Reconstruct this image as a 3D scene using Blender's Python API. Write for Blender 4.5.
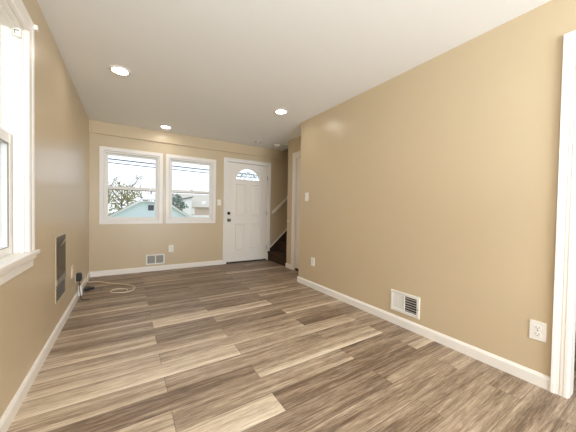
import bpy, bmesh, math, random
from mathutils import Vector, Matrix
random.seed(7)
sc = bpy.context.scene
for o in list(bpy.data.objects):
    bpy.data.objects.remove(o)
COL = sc.collection
PI = math.pi

# ------------------------------------------------------------------ camera
D, W, EY, H = 5.03, 2.748, 3.244, 2.44       # far wall, right wall, end of right wall, ceiling height
XR, YS = 3.12, 4.20                          # recessed wall beyond the right wall, stair opening edge
YB = -2.6                                    # back wall
yaw, pitch, roll = 0.5603, -0.0202, 0.0174
fw = Vector((math.sin(yaw)*math.cos(pitch), math.cos(yaw)*math.cos(pitch), math.sin(pitch)))
r0 = Vector((math.cos(yaw), -math.sin(yaw), 0)); u0 = r0.cross(fw)
rr = math.cos(roll)*r0 + math.sin(roll)*u0
uu = -math.sin(roll)*r0 + math.cos(roll)*u0
cam_d = bpy.data.cameras.new('camera'); cam = bpy.data.objects.new('camera', cam_d); COL.objects.link(cam)
cam_d.sensor_width = 36; cam_d.lens = 256.27/576*36; cam_d.clip_start = 0.02; cam_d.clip_end = 300
m = Matrix.Identity(4)
for i in range(3):
    m[i][0], m[i][1], m[i][2] = rr[i], uu[i], -fw[i]
m[0][3], m[1][3], m[2][3] = 0.5044, 0.0, 1.0935
cam.matrix_world = m
sc.camera = cam

# ------------------------------------------------------------------ world, exposure
world = bpy.data.worlds.new('overcast_sky'); sc.world = world; world.use_nodes = True
wn = world.node_tree.nodes; bg = wn['Background']
bg.inputs[0].default_value = (0.93, 0.97, 1.0, 1); bg.inputs[1].default_value = 1.55
sc.view_settings.view_transform = 'Standard'; sc.view_settings.look = 'None'
sc.view_settings.exposure = 0.0; sc.view_settings.gamma = 1.0
sc.view_settings.use_curve_mapping = False
sc.cycles.diffuse_bounces = 8; sc.cycles.max_bounces = 14; sc.cycles.transparent_max_bounces = 24
LAMP = 45.0          # radiance of the recessed lamps
GLOBE_FILL = 8.0          # radiance of the globe lamps added unseen behind the camera as fill

def window_fill(name, loc, rot, sx, sy, watts):      # area light added as fill outside an unseen window
    ld = bpy.data.lights.new(name, 'AREA'); ld.shape = 'RECTANGLE'; ld.size = sx; ld.size_y = sy; ld.energy = watts; ld.color = (0.84, 0.93, 1.0)
    o = bpy.data.objects.new(name, ld); COL.objects.link(o); o.location = loc; o.rotation_euler = rot
window_fill('fill_side', (-0.24, -0.35, 1.42), (0, -math.radians(90+62), 0), 1.25, 1.9, 24.0)
window_fill('fill_back', (1.60, YB-0.45, 1.40), (math.radians(90+42), 0, 0), 2.0, 1.25, 335.0)

# ------------------------------------------------------------------ materials
def mat(name, col, rough=0.5, metal=0.0, spec=0.5, bump=None, var=None, emit=None):
    M = bpy.data.materials.new(name); M.use_nodes = True
    nt = M.node_tree; b = nt.nodes['Principled BSDF']
    b.inputs['Base Color'].default_value = (*col, 1); b.inputs['Roughness'].default_value = rough
    b.inputs['Metallic'].default_value = metal; b.inputs['Specular IOR Level'].default_value = spec
    tc = None
    if bump or var:
        tc = nt.nodes.new('ShaderNodeTexCoord')
    if bump:
        sca, st = bump
        n = nt.nodes.new('ShaderNodeTexNoise'); n.inputs['Scale'].default_value = sca; n.inputs['Detail'].default_value = 3
        nt.links.new(tc.outputs['Object'], n.inputs['Vector'])
        bp = nt.nodes.new('ShaderNodeBump'); bp.inputs['Strength'].default_value = st; bp.inputs['Distance'].default_value = 0.002
        nt.links.new(n.outputs['Fac'], bp.inputs['Height']); nt.links.new(bp.outputs['Normal'], b.inputs['Normal'])
    if var:
        sca, amt = var
        n = nt.nodes.new('ShaderNodeTexNoise'); n.inputs['Scale'].default_value = sca; n.inputs['Detail'].default_value = 4
        nt.links.new(tc.outputs['Object'], n.inputs['Vector'])
        mx = nt.nodes.new('ShaderNodeMix'); mx.data_type = 'RGBA'
        mx.inputs[6].default_value = (*[c*(1-amt) for c in col], 1); mx.inputs[7].default_value = (*[min(1, c*(1+amt)) for c in col], 1)
        nt.links.new(n.outputs['Fac'], mx.inputs[0]); nt.links.new(mx.outputs[2], b.inputs['Base Color'])
    if emit:
        b.inputs['Emission Color'].default_value = (*emit[0], 1); b.inputs['Emission Strength'].default_value = emit[1]
    return M

M = {}
M['wall'] = mat('tan_wall_paint', (0.60, 0.478, 0.315), 0.31, spec=0.5, bump=(90, 0.12), var=(1.3, 0.02))
M['ceil'] = mat('ceiling_paint', (0.925, 0.925, 0.92), 0.6, spec=0.3, bump=(60, 0.1))
M['trim'] = mat('white_trim_paint', (0.86, 0.81, 0.75), 0.35, bump=(40, 0.05))
M['door'] = mat('door_paint', (0.86, 0.80, 0.72), 0.38, bump=(50, 0.08))
M['vinyl'] = mat('window_vinyl', (0.82, 0.79, 0.75), 0.4)
M['plastic'] = mat('white_plastic', (0.86, 0.83, 0.77), 0.35)
M['ivory'] = mat('ivory_plastic', (0.80, 0.70, 0.53), 0.35)
M['dark'] = mat('dark_slot', (0.03, 0.027, 0.024), 0.6)
M['black'] = mat('black_plastic', (0.012, 0.012, 0.012), 0.4)
M['register'] = mat('enamelled_register', (0.80, 0.77, 0.72), 0.35)
M['steel'] = mat('grey_grille_metal', (0.30, 0.27, 0.23), 0.45, metal=0.3)
M['brownmetal'] = mat('brown_grey_metal', (0.105, 0.078, 0.048), 0.45, metal=0.2, var=(14, 0.3))
M['bronze'] = mat('dark_bronze', (0.05, 0.04, 0.03), 0.3, metal=0.9)
M['nickel'] = mat('nickel', (0.42, 0.36, 0.28), 0.28, metal=1.0)
M['knob'] = mat('tarnished_knob', (0.16, 0.13, 0.10), 0.28, metal=1.0)
M['carpet'] = mat('dark_brown_carpet', (0.065, 0.040, 0.028), 0.95, spec=0.1, bump=(400, 0.6), var=(130, 0.35))
M['rail'] = mat('cream_handrail_paint', (0.82, 0.76, 0.66), 0.35)
M['cable'] = mat('cream_cable', (0.72, 0.63, 0.47), 0.5)
M['greycable'] = mat('grey_cable', (0.25, 0.23, 0.20), 0.5)
M['lamp'] = mat('lamp_diffuser', (0.9, 0.9, 0.88), 0.4, emit=((1.0, 0.95, 0.87), LAMP))
M['lampoff'] = mat('unlit_lamp', (0.78, 0.74, 0.68), 0.3)
M['came'] = mat('lead_came', (0.42, 0.52, 0.60), 0.45, metal=0.2)
M['blue'] = mat('pale_blue_siding', (0.74, 0.86, 0.93), 0.7, var=(3, 0.03))
M['white_out'] = mat('white_exterior_trim', (0.95, 0.95, 0.95), 0.6)
M['roof'] = mat('grey_tan_shingle', (0.56, 0.52, 0.46), 0.9, var=(6, 0.2))
M['palroof'] = mat('pale_grey_shingle', (0.74, 0.75, 0.75), 0.9, var=(6, 0.12))
M['outglass'] = mat('dark_vent', (0.10, 0.10, 0.13), 0.4)
M['bark'] = mat('tree_bark', (0.25, 0.20, 0.17), 0.9, var=(5, 0.3))
M['leaf1'] = mat('yellow_green_leaves', (0.36, 0.33, 0.15), 0.7, var=(2.0, 0.4))
M['leaf2'] = mat('grey_green_leaves', (0.17, 0.24, 0.21), 0.7, var=(2.0, 0.4))
M['strip'] = mat('brown_rail_shadow', (0.20, 0.17, 0.12), 0.6)
M['wire'] = mat('power_cable', (0.10, 0.13, 0.20), 0.6)
M['grass'] = mat('lawn', (0.30, 0.32, 0.18), 0.9, var=(0.6, 0.3))
M['globe'] = mat('fill_globe_glass', (0.9, 0.88, 0.84), 0.3, emit=((1.0, 0.96, 0.90), GLOBE_FILL))

def siding_mat(name, col, pitch_m):
    Mx = bpy.data.materials.new(name); Mx.use_nodes = True; nt = Mx.node_tree; b = nt.nodes['Principled BSDF']
    b.inputs['Base Color'].default_value = (*col, 1); b.inputs['Roughness'].default_value = 0.7
    tc = nt.nodes.new('ShaderNodeTexCoord'); wv = nt.nodes.new('ShaderNodeTexWave'); wv.wave_profile = 'SAW'; wv.bands_direction = 'Z'
    wv.inputs['Scale'].default_value = 1/pitch_m/3.1831 if False else 0.314/pitch_m
    bp = nt.nodes.new('ShaderNodeBump'); bp.inputs['Strength'].default_value = 0.5; bp.inputs['Distance'].default_value = 0.02
    nt.links.new(tc.outputs['Object'], wv.inputs['Vector']); nt.links.new(wv.outputs['Fac'], bp.inputs['Height']); nt.links.new(bp.outputs['Normal'], b.inputs['Normal'])
    return Mx
M['palesiding'] = siding_mat('pale_beige_siding', (0.82, 0.79, 0.73), 0.12)

def brick_mat():
    Mx = bpy.data.materials.new('tan_brick'); Mx.use_nodes = True; nt = Mx.node_tree; b = nt.nodes['Principled BSDF']
    tc = nt.nodes.new('ShaderNodeTexCoord'); mp = nt.nodes.new('ShaderNodeMapping'); mp.inputs['Rotation'].default_value = (PI/2, 0, 0)
    br = nt.nodes.new('ShaderNodeTexBrick'); br.inputs['Scale'].default_value = 2.2
    br.inputs['Color1'].default_value = (0.60, 0.45, 0.36, 1); br.inputs['Color2'].default_value = (0.70, 0.55, 0.45, 1); br.inputs['Mortar'].default_value = (0.70, 0.66, 0.6, 1)
    nt.links.new(tc.outputs['Object'], mp.inputs['Vector']); nt.links.new(mp.outputs['Vector'], br.inputs['Vector']); nt.links.new(br.outputs['Color'], b.inputs['Base Color'])
    b.inputs['Roughness'].default_value = 0.9
    return Mx
M['brick'] = brick_mat()

def glass_mat(name, tint=(0.97, 0.985, 1.0), gloss=0.07):
    Mx = bpy.data.materials.new(name); Mx.use_nodes = True; nt = Mx.node_tree; nt.nodes.clear()
    out = nt.nodes.new('ShaderNodeOutputMaterial'); t = nt.nodes.new('ShaderNodeBsdfTransparent'); t.inputs[0].default_value = (*tint, 1)
    g = nt.nodes.new('ShaderNodeBsdfGlossy'); g.inputs['Roughness'].default_value = 0.02
    fr = nt.nodes.new('ShaderNodeFresnel'); fr.inputs['IOR'].default_value = 1.0001
    mx = nt.nodes.new('ShaderNodeMixShader')
    nt.links.new(fr.outputs[0], mx.inputs[0]); nt.links.new(t.outputs[0], mx.inputs[1]); nt.links.new(g.outputs[0], mx.inputs[2]); nt.links.new(mx.outputs[0], out.inputs[0])
    return Mx
M['glass'] = glass_mat('window_glass')

def screen_mat():
    Mx = bpy.data.materials.new('insect_screen'); Mx.use_nodes = True; nt = Mx.node_tree; nt.nodes.clear()
    out = nt.nodes.new('ShaderNodeOutputMaterial'); t = nt.nodes.new('ShaderNodeBsdfTransparent')
    d = nt.nodes.new('ShaderNodeBsdfDiffuse'); d.inputs[0].default_value = (0.55, 0.53, 0.49, 1)
    mx = nt.nodes.new('ShaderNodeMixShader'); mx.inputs[0].default_value = 0.12
    nt.links.new(t.outputs[0], mx.inputs[1]); nt.links.new(d.outputs[0], mx.inputs[2]); nt.links.new(mx.outputs[0], out.inputs[0])
    return Mx
M['screen'] = screen_mat()

def floor_mat():
    Mx = bpy.data.materials.new('vinyl_plank_floor'); Mx.use_nodes = True; nt = Mx.node_tree; N = nt.nodes; L = nt.links
    b = N['Principled BSDF']
    at = N.new('ShaderNodeAttribute'); at.attribute_name = 'plank'       # r tone, g seed, b edge streak
    sp = N.new('ShaderNodeSeparateColor'); L.new(at.outputs['Color'], sp.inputs[0])
    uv = N.new('ShaderNodeUVMap'); uv.uv_map = 'plank_uv'
    sx = N.new('ShaderNodeSeparateXYZ'); L.new(uv.outputs[0], sx.inputs[0])
    def math_(op, a, bb=None, c=None, clamp=False):
        n = N.new('ShaderNodeMath'); n.operation = op; n.use_clamp = clamp
        for i, v in enumerate((a, bb, c)):
            if v is None: continue
            if isinstance(v, (int, float)): n.inputs[i].default_value = v
            else: L.new(v, n.inputs[i])
        return n.outputs[0]
    seed = math_('MULTIPLY', sp.outputs[1], 97.0)
    def noise(su, sv, detail, rough, dist=0.0, off=0.0):
        cx = N.new('ShaderNodeCombineXYZ')
        L.new(math_('ADD', math_('MULTIPLY', sx.outputs[0], su), seed), cx.inputs[0])
        L.new(math_('MULTIPLY', sx.outputs[1], sv), cx.inputs[1])
        L.new(math_('ADD', seed, off), cx.inputs[2])
        n = N.new('ShaderNodeTexNoise'); n.inputs['Scale'].default_value = 1; n.inputs['Detail'].default_value = detail
        n.inputs['Roughness'].default_value = rough; n.inputs['Distortion'].default_value = dist
        L.new(cx.outputs[0], n.inputs['Vector']); return n.outputs['Fac']
    broad = noise(0.9, 16, 2, 0.5, 0.6)
    mid = noise(2.6, 40, 5, 0.68, 1.2, 3.1)
    fine = noise(8, 150, 5, 0.72, 0.5, 7.7)
    spk = noise(38, 170, 3, 0.7, 0.0, 12.0)
    # lighter band along one long edge
    v = math_('DIVIDE', sx.outputs[1], 0.1605)
    warped = math_('ADD', v, math_('MULTIPLY', math_('SUBTRACT', broad, 0.5), 0.5))
    band = math_('SUBTRACT', 1.0, math_('MULTIPLY', warped, 2.6), clamp=True)
    f = math_('ADD', sp.outputs[0], math_('MULTIPLY', math_('SUBTRACT', broad, 0.5), 0.75))
    f = math_('ADD', f, math_('MULTIPLY', math_('SUBTRACT', mid, 0.5), 0.58))
    f = math_('ADD', f, math_('MULTIPLY', math_('SUBTRACT', fine, 0.5), 1.0))
    f = math_('ADD', f, math_('MULTIPLY', band, sp.outputs[2]))
    pores = math_('MULTIPLY', math_('SUBTRACT', spk, 0.62, clamp=True), 1.5)
    f = math_('ADD', f, math_('MULTIPLY', pores, math_('SUBTRACT', 0.85, sp.outputs[0])), clamp=True)
    cr = N.new('ShaderNodeValToRGB'); L.new(f, cr.inputs[0])
    e = cr.color_ramp.elements
    e[0].position = 0.0; e[0].color = (0.085, 0.047, 0.028, 1)
    e[1].position = 1.0; e[1].color = (0.87, 0.765, 0.61, 1)
    for p_, c_ in ((0.25, (0.18, 0.118, 0.075, 1)), (0.5, (0.40, 0.295, 0.205, 1)), (0.75, (0.68, 0.555, 0.41, 1))):
        q = e.new(p_); q.color = c_
    # seams between planks
    ds = math_('MINIMUM', sx.outputs[1], math_('SUBTRACT', 0.1605, sx.outputs[1]))
    sz = N.new('ShaderNodeUVMap'); sz.uv_map = 'plank_len'; sl = N.new('ShaderNodeSeparateXYZ'); L.new(sz.outputs[0], sl.inputs[0])
    de = math_('MINIMUM', sl.outputs[0], sl.outputs[1])
    dd = math_('MINIMUM', ds, de)
    seam = math_('SUBTRACT', 1.0, math_('DIVIDE', dd, 0.003), clamp=True)
    mx = N.new('ShaderNodeMix'); mx.data_type = 'RGBA'; L.new(math_('MULTIPLY', seam, 0.85), mx.inputs[0]); L.new(cr.outputs[0], mx.inputs[6]); mx.inputs[7].default_value = (0.11, 0.07, 0.045, 1)
    L.new(mx.outputs[2], b.inputs['Base Color'])
    L.new(math_('ADD', 0.36, math_('MULTIPLY', mid, 0.16)), b.inputs['Roughness'])
    b.inputs['Specular IOR Level'].default_value = 0.5
    bp = N.new('ShaderNodeBump'); bp.inputs['Strength'].default_value = 0.35; bp.inputs['Distance'].default_value = 0.0012
    L.new(math_('SUBTRACT', mid, math_('MULTIPLY', seam, 0.8)), bp.inputs['Height']); L.new(bp.outputs[0], b.inputs['Normal'])
    return Mx
M['floor'] = floor_mat()

# ------------------------------------------------------------------ helpers
def empty(name, loc):
    o = bpy.data.objects.new(name, None); COL.objects.link(o); o.location = loc; o.empty_display_size = 0.05
    return o
def tag(o, label=None, cat=None, group=None, kind=None):
    if label: o['label'] = label
    if cat: o['category'] = cat
    if group: o['group'] = group
    if kind: o['kind'] = kind
    return o
def worldloc(o):
    v = Vector((0, 0, 0))
    while o: v = v + Vector(o.location); o = o.parent
    return v
class MB:
    """collects geometry in world coordinates, links it as one mesh object"""
    def __init__(s): s.bm = bmesh.new()
    def box(s, a, b, bev=0.0, seg=2):
        t = bmesh.new(); bmesh.ops.create_cube(t, size=1)
        lo = Vector([min(a[i], b[i]) for i in range(3)]); hi = Vector([max(a[i], b[i]) for i in range(3)])
        for v in t.verts:
            v.co = Vector([lo[i] + (v.co[i] + .5)*(hi[i]-lo[i]) for i in range(3)])
        if bev: bmesh.ops.bevel(t, geom=t.edges[:], offset=bev, segments=seg, affect='EDGES', profile=0.5)
        s.merge(t); return s
    def merge(s, t, mtx=None):
        if mtx is not None: bmesh.ops.transform(t, matrix=mtx, verts=t.verts)
        me = bpy.data.meshes.new('tmp'); t.to_mesh(me); t.free(); s.bm.from_mesh(me); bpy.data.meshes.remove(me)
    def prism(s, pts, vec):
        """closed polygon (3-D points) extruded along vec"""
        vec = Vector(vec); t = bmesh.new(); A = [t.verts.new(Vector(p)) for p in pts]; B = [t.verts.new(Vector(p)+vec) for p in pts]
        t.faces.new(A); t.faces.new(B[::-1]); n = len(A)
        for i in range(n): t.faces.new((A[i], B[i], B[(i+1) % n], A[(i+1) % n]))
        bmesh.ops.recalc_face_normals(t, faces=t.faces); s.merge(t); return s
    def lathe(s, prof, base, axis=(0, 0, 1), n=32, cap=True):
        """profile [(radius, height)] turned about axis through base"""
        q = Vector(axis).normalized().to_track_quat('Z', 'Y').to_matrix().to_4x4(); mtx = Matrix.Translation(Vector(base)) @ q
        t = bmesh.new(); rings = []
        for r_, h_ in prof:
            rings.append([t.verts.new((r_*math.cos(2*PI*i/n), r_*math.sin(2*PI*i/n), h_)) for i in range(n)] if r_ > 1e-6 else [t.verts.new((0, 0, h_))])
        for a, b in zip(rings, rings[1:]):
            for i in range(n):
                j = (i+1) % n
                if len(a) == 1 and len(b) == 1: break
                if len(a) == 1: t.faces.new((a[0], b[i], b[j]))
                elif len(b) == 1: t.faces.new((a[i], b[0], a[j]))
                else: t.faces.new((a[i], b[i], b[j], a[j]))
        if cap:
            if len(rings[0]) > 1: t.faces.new(rings[0])
            if len(rings[-1]) > 1: t.faces.new(rings[-1])
        bmesh.ops.recalc_face_normals(t, faces=t.faces)
        for f in t.faces: f.smooth = len(f.verts) < 6
        s.merge(t, mtx); return s
    def tube(s, pts, r_, n=10, closed=False, r_end=None):
        pts = [Vector(p) for p in pts]; t = bmesh.new(); rings = []; k = len(pts); up = Vector((0.03, 0.05, 1)).normalized()
        for i, p in enumerate(pts):
            a = pts[i-1] if (i > 0 or closed) else p; c = pts[(i+1) % k] if (i < k-1 or closed) else p
            d = (c-a).normalized(); x = d.cross(up)
            if x.length < 1e-3: x = d.cross(Vector((1, 0, 0)))
            x.normalize(); y = x.cross(d).normalized(); rad = r_ if r_end is None else r_ + (r_end-r_)*i/max(1, k-1)
            rings.append([t.verts.new(p + rad*(math.cos(2*PI*j/n)*x + math.sin(2*PI*j/n)*y)) for j in range(n)])
        for i in range(k if closed else k-1):
            a, b = rings[i], rings[(i+1) % k]
            for j in range(n): t.faces.new((a[j], a[(j+1) % n], b[(j+1) % n], b[j]))
        if not closed: t.faces.new(rings[0]); t.faces.new(rings[-1])
        bmesh.ops.recalc_face_normals(t, faces=t.faces)
        for f in t.faces: f.smooth = True
        s.merge(t); return s
    def quad(s, pts):
        s.bm.faces.new([s.bm.verts.new(Vector(p)) for p in pts]); return s
    def build(s, name, material, parent=None, loc=None):
        off = worldloc(parent) if parent else Vector(loc or (0, 0, 0))
        for v in s.bm.verts: v.co -= off
        me = bpy.data.meshes.new(name); s.bm.to_mesh(me); s.bm.free(); me.materials.append(material)
        o = bpy.data.objects.new(name, me); COL.objects.link(o)
        if parent: o.parent = parent
        elif loc: o.location = loc
        return o
def frame_at(origin, right, out):
    """maps local (u right, v up, n out of the wall) to world"""
    o = Vector(origin); R = Vector(right); N_ = Vector(out)
    return lambda u, v, n: o + R*u + Vector((0, 0, v)) + N_*n
def sweep(mb, P, u0, u1, v0, v1, prof, closed=True):
    """mitred frame round an opening; prof = polygon of (distance outside the opening edge, height out of the wall)"""
    t = bmesh.new(); rings = []
    cs = [(u0, v0, -1, -1), (u0, v1, -1, 1), (u1, v1, 1, 1), (u1, v0, 1, -1)]
    for i, (u, v, su, sv) in enumerate(cs):
        if not closed and i in (0, 3): sv = 0
        rings.append([t.verts.new(P(u+su*o, v+sv*o, n)) for o, n in prof])
    k = len(prof)
    for i in range(4 if closed else 3):
        a, b = rings[i], rings[(i+1) % 4]
        for j in range(k): t.faces.new((a[j], a[(j+1) % k], b[(j+1) % k], b[j]))
    if not closed: t.faces.new(rings[0]); t.faces.new(rings[3])
    bmesh.ops.recalc_face_normals(t, faces=t.faces); mb.merge(t); return mb
CASING = lambda w_: [(0, 0), (0, .010), (.004, .014), (w_*.22, .015), (w_*.26, .012), (w_*.62, .014), (w_*.68, .018), (w_-.005, .020), (w_, .016), (w_, 0)]
FLAT = lambda w_, t_, n0=0: [(0, n0), (0, n0+t_-.003), (.003, n0+t_), (w_-.003, n0+t_), (w_, n0+t_-.003), (w_, n0)]
def smooth_path(pts, sub=8):
    pts = [Vector(p) for p in pts]; out = []
    P = [pts[0]] + pts + [pts[-1]]
    for i in range(1, len(P)-2):
        a, b, c, d = P[i-1:i+3]
        for k in range(sub):
            t = k/sub
            out.append(0.5*((2*b) + (c-a)*t + (2*a-5*b+4*c-d)*t*t + (3*b-a-3*c+d)*t**3))
    out.append(pts[-1]); return out

# ------------------------------------------------------------------ setting: floor
FX0, FX1, FY0, FY1 = -0.02, 5.6, YB, 5.10
PW, PL, R0 = 0.1605, 1.235, 1.165
TONES = {  # (row, first column of a row is the one at the left wall): tone of the planks the photo shows
 (0,0):(.72,.1),(0,1):(.30,.0),(-1,1):(.34,.0),(-1,0):(.42,.0),(-1,2):(.38,.05),(-2,1):(.40,.05),(-2,2):(.48,0),(-3,2):(.36,.1),(-3,1):(.36,0),(-4,1):(.44,.05),(-4,2):(.40,.1),(-5,1):(.4,0),(-5,2):(.42,.1),(-6,2):(.45,.1),
 (1,0):(.52,.15),(1,1):(.43,.1),(1,2):(.36,.05),(2,0):(.34,.0),(2,1):(.55,.35),(2,2):(.42,0),(3,0):(.50,.1),(3,1):(.44,.1),(3,2):(.44,.05),
 (4,0):(.62,.30),(4,1):(.55,.2),(4,2):(.42,0),(5,0):(.60,.15),(5,1):(.50,.2),(5,2):(.36,.0),(6,0):(.50,.35),(6,1):(.42,.1),(6,2):(.45,.1),
 (7,0):(.56,.2),(7,1):(.32,0),(7,2):(.50,.3),(8,0):(.34,.05),(8,1):(.45,.1),(8,2):(.42,.1),(9,0):(.44,.2),(9,1):(.62,.25),(9,2):(.42,.1),
 (10,0):(.42,.35),(10,1):(.32,0),(10,2):(.4,.1),(11,0):(.33,0),(11,1):(.31,0),(11,2):(.44,.3),(12,0):(.34,.1),(12,1):(.40,.35),(12,2):(.36,.1),
 (13,0):(.46,.35),(13,1):(.28,0),(13,2):(.40,.25),(14,0):(.36,.0),(14,1):(.31,.05),(14,2):(.36,0),(15,0):(.42,.2),(15,1):(.30,0),(15,2):(.32,.2),
 (16,0):(.30,.0),(16,1):(.34,.1),(16,2):(.36,.2),(17,0):(.34,0),(17,1):(.26,.05),(17,2):(.34,0),(18,0):(.32,.2),(18,1):(.30,.1),(18,2):(.30,.1),
 (19,0):(.30,.0),(19,1):(.34,.25),(19,2):(.46,.25),(20,0):(.40,.1),(20,1):(.28,0),(20,2):(.30,.1),(21,0):(.30,0),(21,1):(.40,.2),(21,2):(.32,0),
 (22,0):(.34,.1),(22,1):(.30,0),(22,2):(.36,.1),(23,0):(.36,0),(23,1):(.34,.2),(23,2):(.3,0),(24,0):(.3,0),(24,1):(.38,0),(24,2):(.3,0)}
def make_floor():
    bm = bmesh.new(); col = bm.loops.layers.float_color.new('plank'); uv = bm.loops.layers.uv.new('plank_uv'); ul = bm.loops.layers.uv.new('plank_len')
    rnd = random.Random(3)
    k0 = math.floor((FY0-R0)/PW); k1 = math.ceil((FY1-R0)/PW)
    for k in range(k0, k1):
        ya, yb = R0+k*PW, R0+(k+1)*PW
        first = 0.712-PL if k % 2 else 0.010          # start of column 0
        for c in range(-1, 6):
            xs, xe = first+c*PL, first+(c+1)*PL
            if xe < FX0 or xs > FX1: continue
            tone, streak = TONES.get((k, c), (rnd.choice([.3, .35, .4, .45, .5, .6]), rnd.choice([0, 0, .1, .25])))
            seed = rnd.random()
            x0, x1, y0, y1 = max(xs, FX0), min(xe, FX1), max(ya, FY0), min(yb, FY1)
            vs = [bm.verts.new((x, y, 0)) for x, y in ((x0, y0), (x1, y0), (x1, y1), (x0, y1))]
            f = bm.faces.new(vs)
            for lp in f.loops:
                x, y, _ = lp.vert.co
                lp[col] = (tone, seed, streak, 1); lp[uv].uv = (x-xs, y-ya); lp[ul].uv = (x-xs, xe-x)
    bmesh.ops.remove_doubles(bm, verts=bm.verts, dist=1e-5)
    bot = bmesh.new(); 
    me = bpy.data.meshes.new('floor'); bm.to_mesh(me); bm.free(); bot.free(); me.materials.append(M['floor'])
    o = bpy.data.objects.new('floor', me); COL.objects.link(o)
    return tag(o, 'brown and cream wood-look plank floor of the room', 'floor', kind='structure')
make_floor()

# ------------------------------------------------------------------ setting: walls and ceiling
T = 0.14
LWY0, LWY1, LWZ0, LWZ1 = 1.14, 2.07, 0.825, 2.13           # left window opening
w = MB()
SWY0, SWY1 = -1.35, 0.65                                     # assumed left window beside the viewer, added for fill
w.box((-T, YB, 0), (0, SWY0, H)).box((-T, SWY1, 0), (0, LWY0, H)).box((-T, SWY0, 0), (0, SWY1, .78)).box((-T, SWY0, 2.12), (0, SWY1, H))
w.box((-T, LWY1, 0), (0, D+T, H)).box((-T, LWY0, 0), (0, LWY1, LWZ0-.0245)).box((-T, LWY0, LWZ1-.030), (0, LWY1, H))
tag(w.build('wall_left', M['wall']), 'tan wall on the left with a tall white window', 'wall', kind='structure')

WF = [(0.185, 0.975, 0.885, 2.005), (1.14, 1.915, 0.885, 2.005)]   # far window openings
DX0, DX1, DZ1 = 2.19, 3.125, 2.075                                    # front door opening
w = MB(); xs = [0.0, WF[0][0], WF[0][1], WF[1][0], WF[1][1], DX0, DX1, 5.6]
zc = {1: WF[0], 3: WF[1]}
for i in range(7):
    a, b = xs[i], xs[i+1]; zt = 4.9 if i == 6 else H
    if i in zc:
        w.box((a, D, 0), (b, D+T, zc[i][2])).box((a, D, zc[i][3]), (b, D+T, H))
    elif i == 5: w.box((a, D, DZ1), (b, D+T, H))
    else: w.box((a, D, 0), (b, D+T, zt))
tag(w.build('wall_front', M['wall']), 'tan far wall with two windows and the front door', 'wall', kind='structure')

OY0, OY1, OZ = -0.44, 0.384, 2.105                                    # opening in the right wall
w = MB()
w.box((W, OY1, 0), (W+0.085, EY, H)).box((W, YB, 0), (W+0.085, OY0, H)).box((W, OY0, OZ), (W+0.085, OY1, H)).box((W+0.085, EY-0.12, 0), (XR, EY, H))
tag(w.build('wall_right', M['wall']), 'long plain tan wall on the right', 'wall', kind='structure')

CY0, CY1, CZ1 = 3.30, 3.925, 2.075                                     # closet door opening
w = MB()
w.box((XR, EY-0.12, 0), (XR+0.11, CY0, H)).box((XR, CY1, 0), (XR+0.11, YS, H)).box((XR, CY0, CZ1), (XR+0.11, CY1, H)).box((XR+0.11, YS-0.11, 0), (5.6, YS, 4.9))
w.box((XR, YS-0.11, H), (XR+0.4, YS, 4.9))
tag(w.build('wall_stairs', M['wall']), 'narrow tan wall with closet door beside the stairs', 'wall', kind='structure')
w = MB(); w.box((5.6, YS-0.11, 0), (5.7, D+T, 4.9)).box((3.36, YS-.11, 4.9), (5.7, D+T, 5.0)).box((3.36, YS, H+.1), (3.46, D, 4.9))
tag(w.build('wall_stairwell', M['wall']), 'upper enclosure of the dark stairwell', 'wall', kind='structure')
# back wall with an added wide window behind the camera to let light in
BWX0, BWX1 = 0.35, 2.4
w = MB(); w.box((-T, YB-T, 0), (BWX0, YB, H)).box((BWX1, YB-T, 0), (5.7, YB, H)).box((BWX0, YB-T, 0), (BWX1, YB, 0.8)).box((BWX0, YB-T, 2.1), (BWX1, YB, H))
tag(w.build('wall_back', M['wall']), 'tan wall behind the viewer with an added wide window', 'wall', kind='structure')
# adjoining room seen through the doorway
w = MB(); w.box((5.6, YB, 0), (5.7, EY-0.12, H)).box((XR+.11, EY-0.12, 0), (5.7, EY-0.02, H))
tag(w.build('wall_sideroom', M['wall']), 'wall of the room beyond the right doorway', 'wall', kind='structure')
w = MB(); w.box((-T, YB-T, H), (3.46, D+T, H+0.1)).box((3.46, YB-T, H), (5.7, YS-.11, H+0.1))
tag(w.build('ceiling', M['ceil']), 'plain off-white ceiling with recessed lights', 'ceiling', kind='structure')
w = MB(); w.box((0.0, D-0.03, 2.252), (3.44, D, H), 0.0)
tag(w.build('trim_1', M['wall']), 'shallow tan soffit band along the top of the far wall', 'trim', kind='structure')

# baseboards
def baseboard(name, label, segs):
    w = MB()
    for a, b, n in segs:      # from a to b (x,y), n = direction away from the wall
        a = Vector((*a, 0)); b = Vector((*b, 0)); n = Vector((*n, 0)); t = 0.014
        pr = [a, a+n*t, a+n*t+Vector((0, 0, .066)), a+n*t*.72+Vector((0, 0, .074)), a+n*t*.38+Vector((0, 0, .083)), a+Vector((0, 0, .085))]
        w.prism(pr, b-a)
    return tag(w.build(name, M['trim']), label, 'baseboard', kind='structure')
baseboard('baseboard_left', 'white baseboard along the left wall', [((0, YB), (0, D), (1, 0))])
baseboard('baseboard_front', 'white baseboard under the two far windows', [((0, D), (2.127, D), (0, -1))])
baseboard('baseboard_right', 'white baseboard along the long right wall', [((W, .455), (W, EY+.014), (-1, 0)), ((W, EY), (XR, EY), (0, 1)), ((W, YB), (W, -.52), (-1, 0))])
baseboard('baseboard_stairs', 'short white baseboard at the wall end by the stairs', [((XR, 4.022), (XR, YS+.012), (-1, 0))])
baseboard('baseboard_back', 'white baseboard behind the viewer', [((0, YB), (W, YB), (0, 1))])

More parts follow.
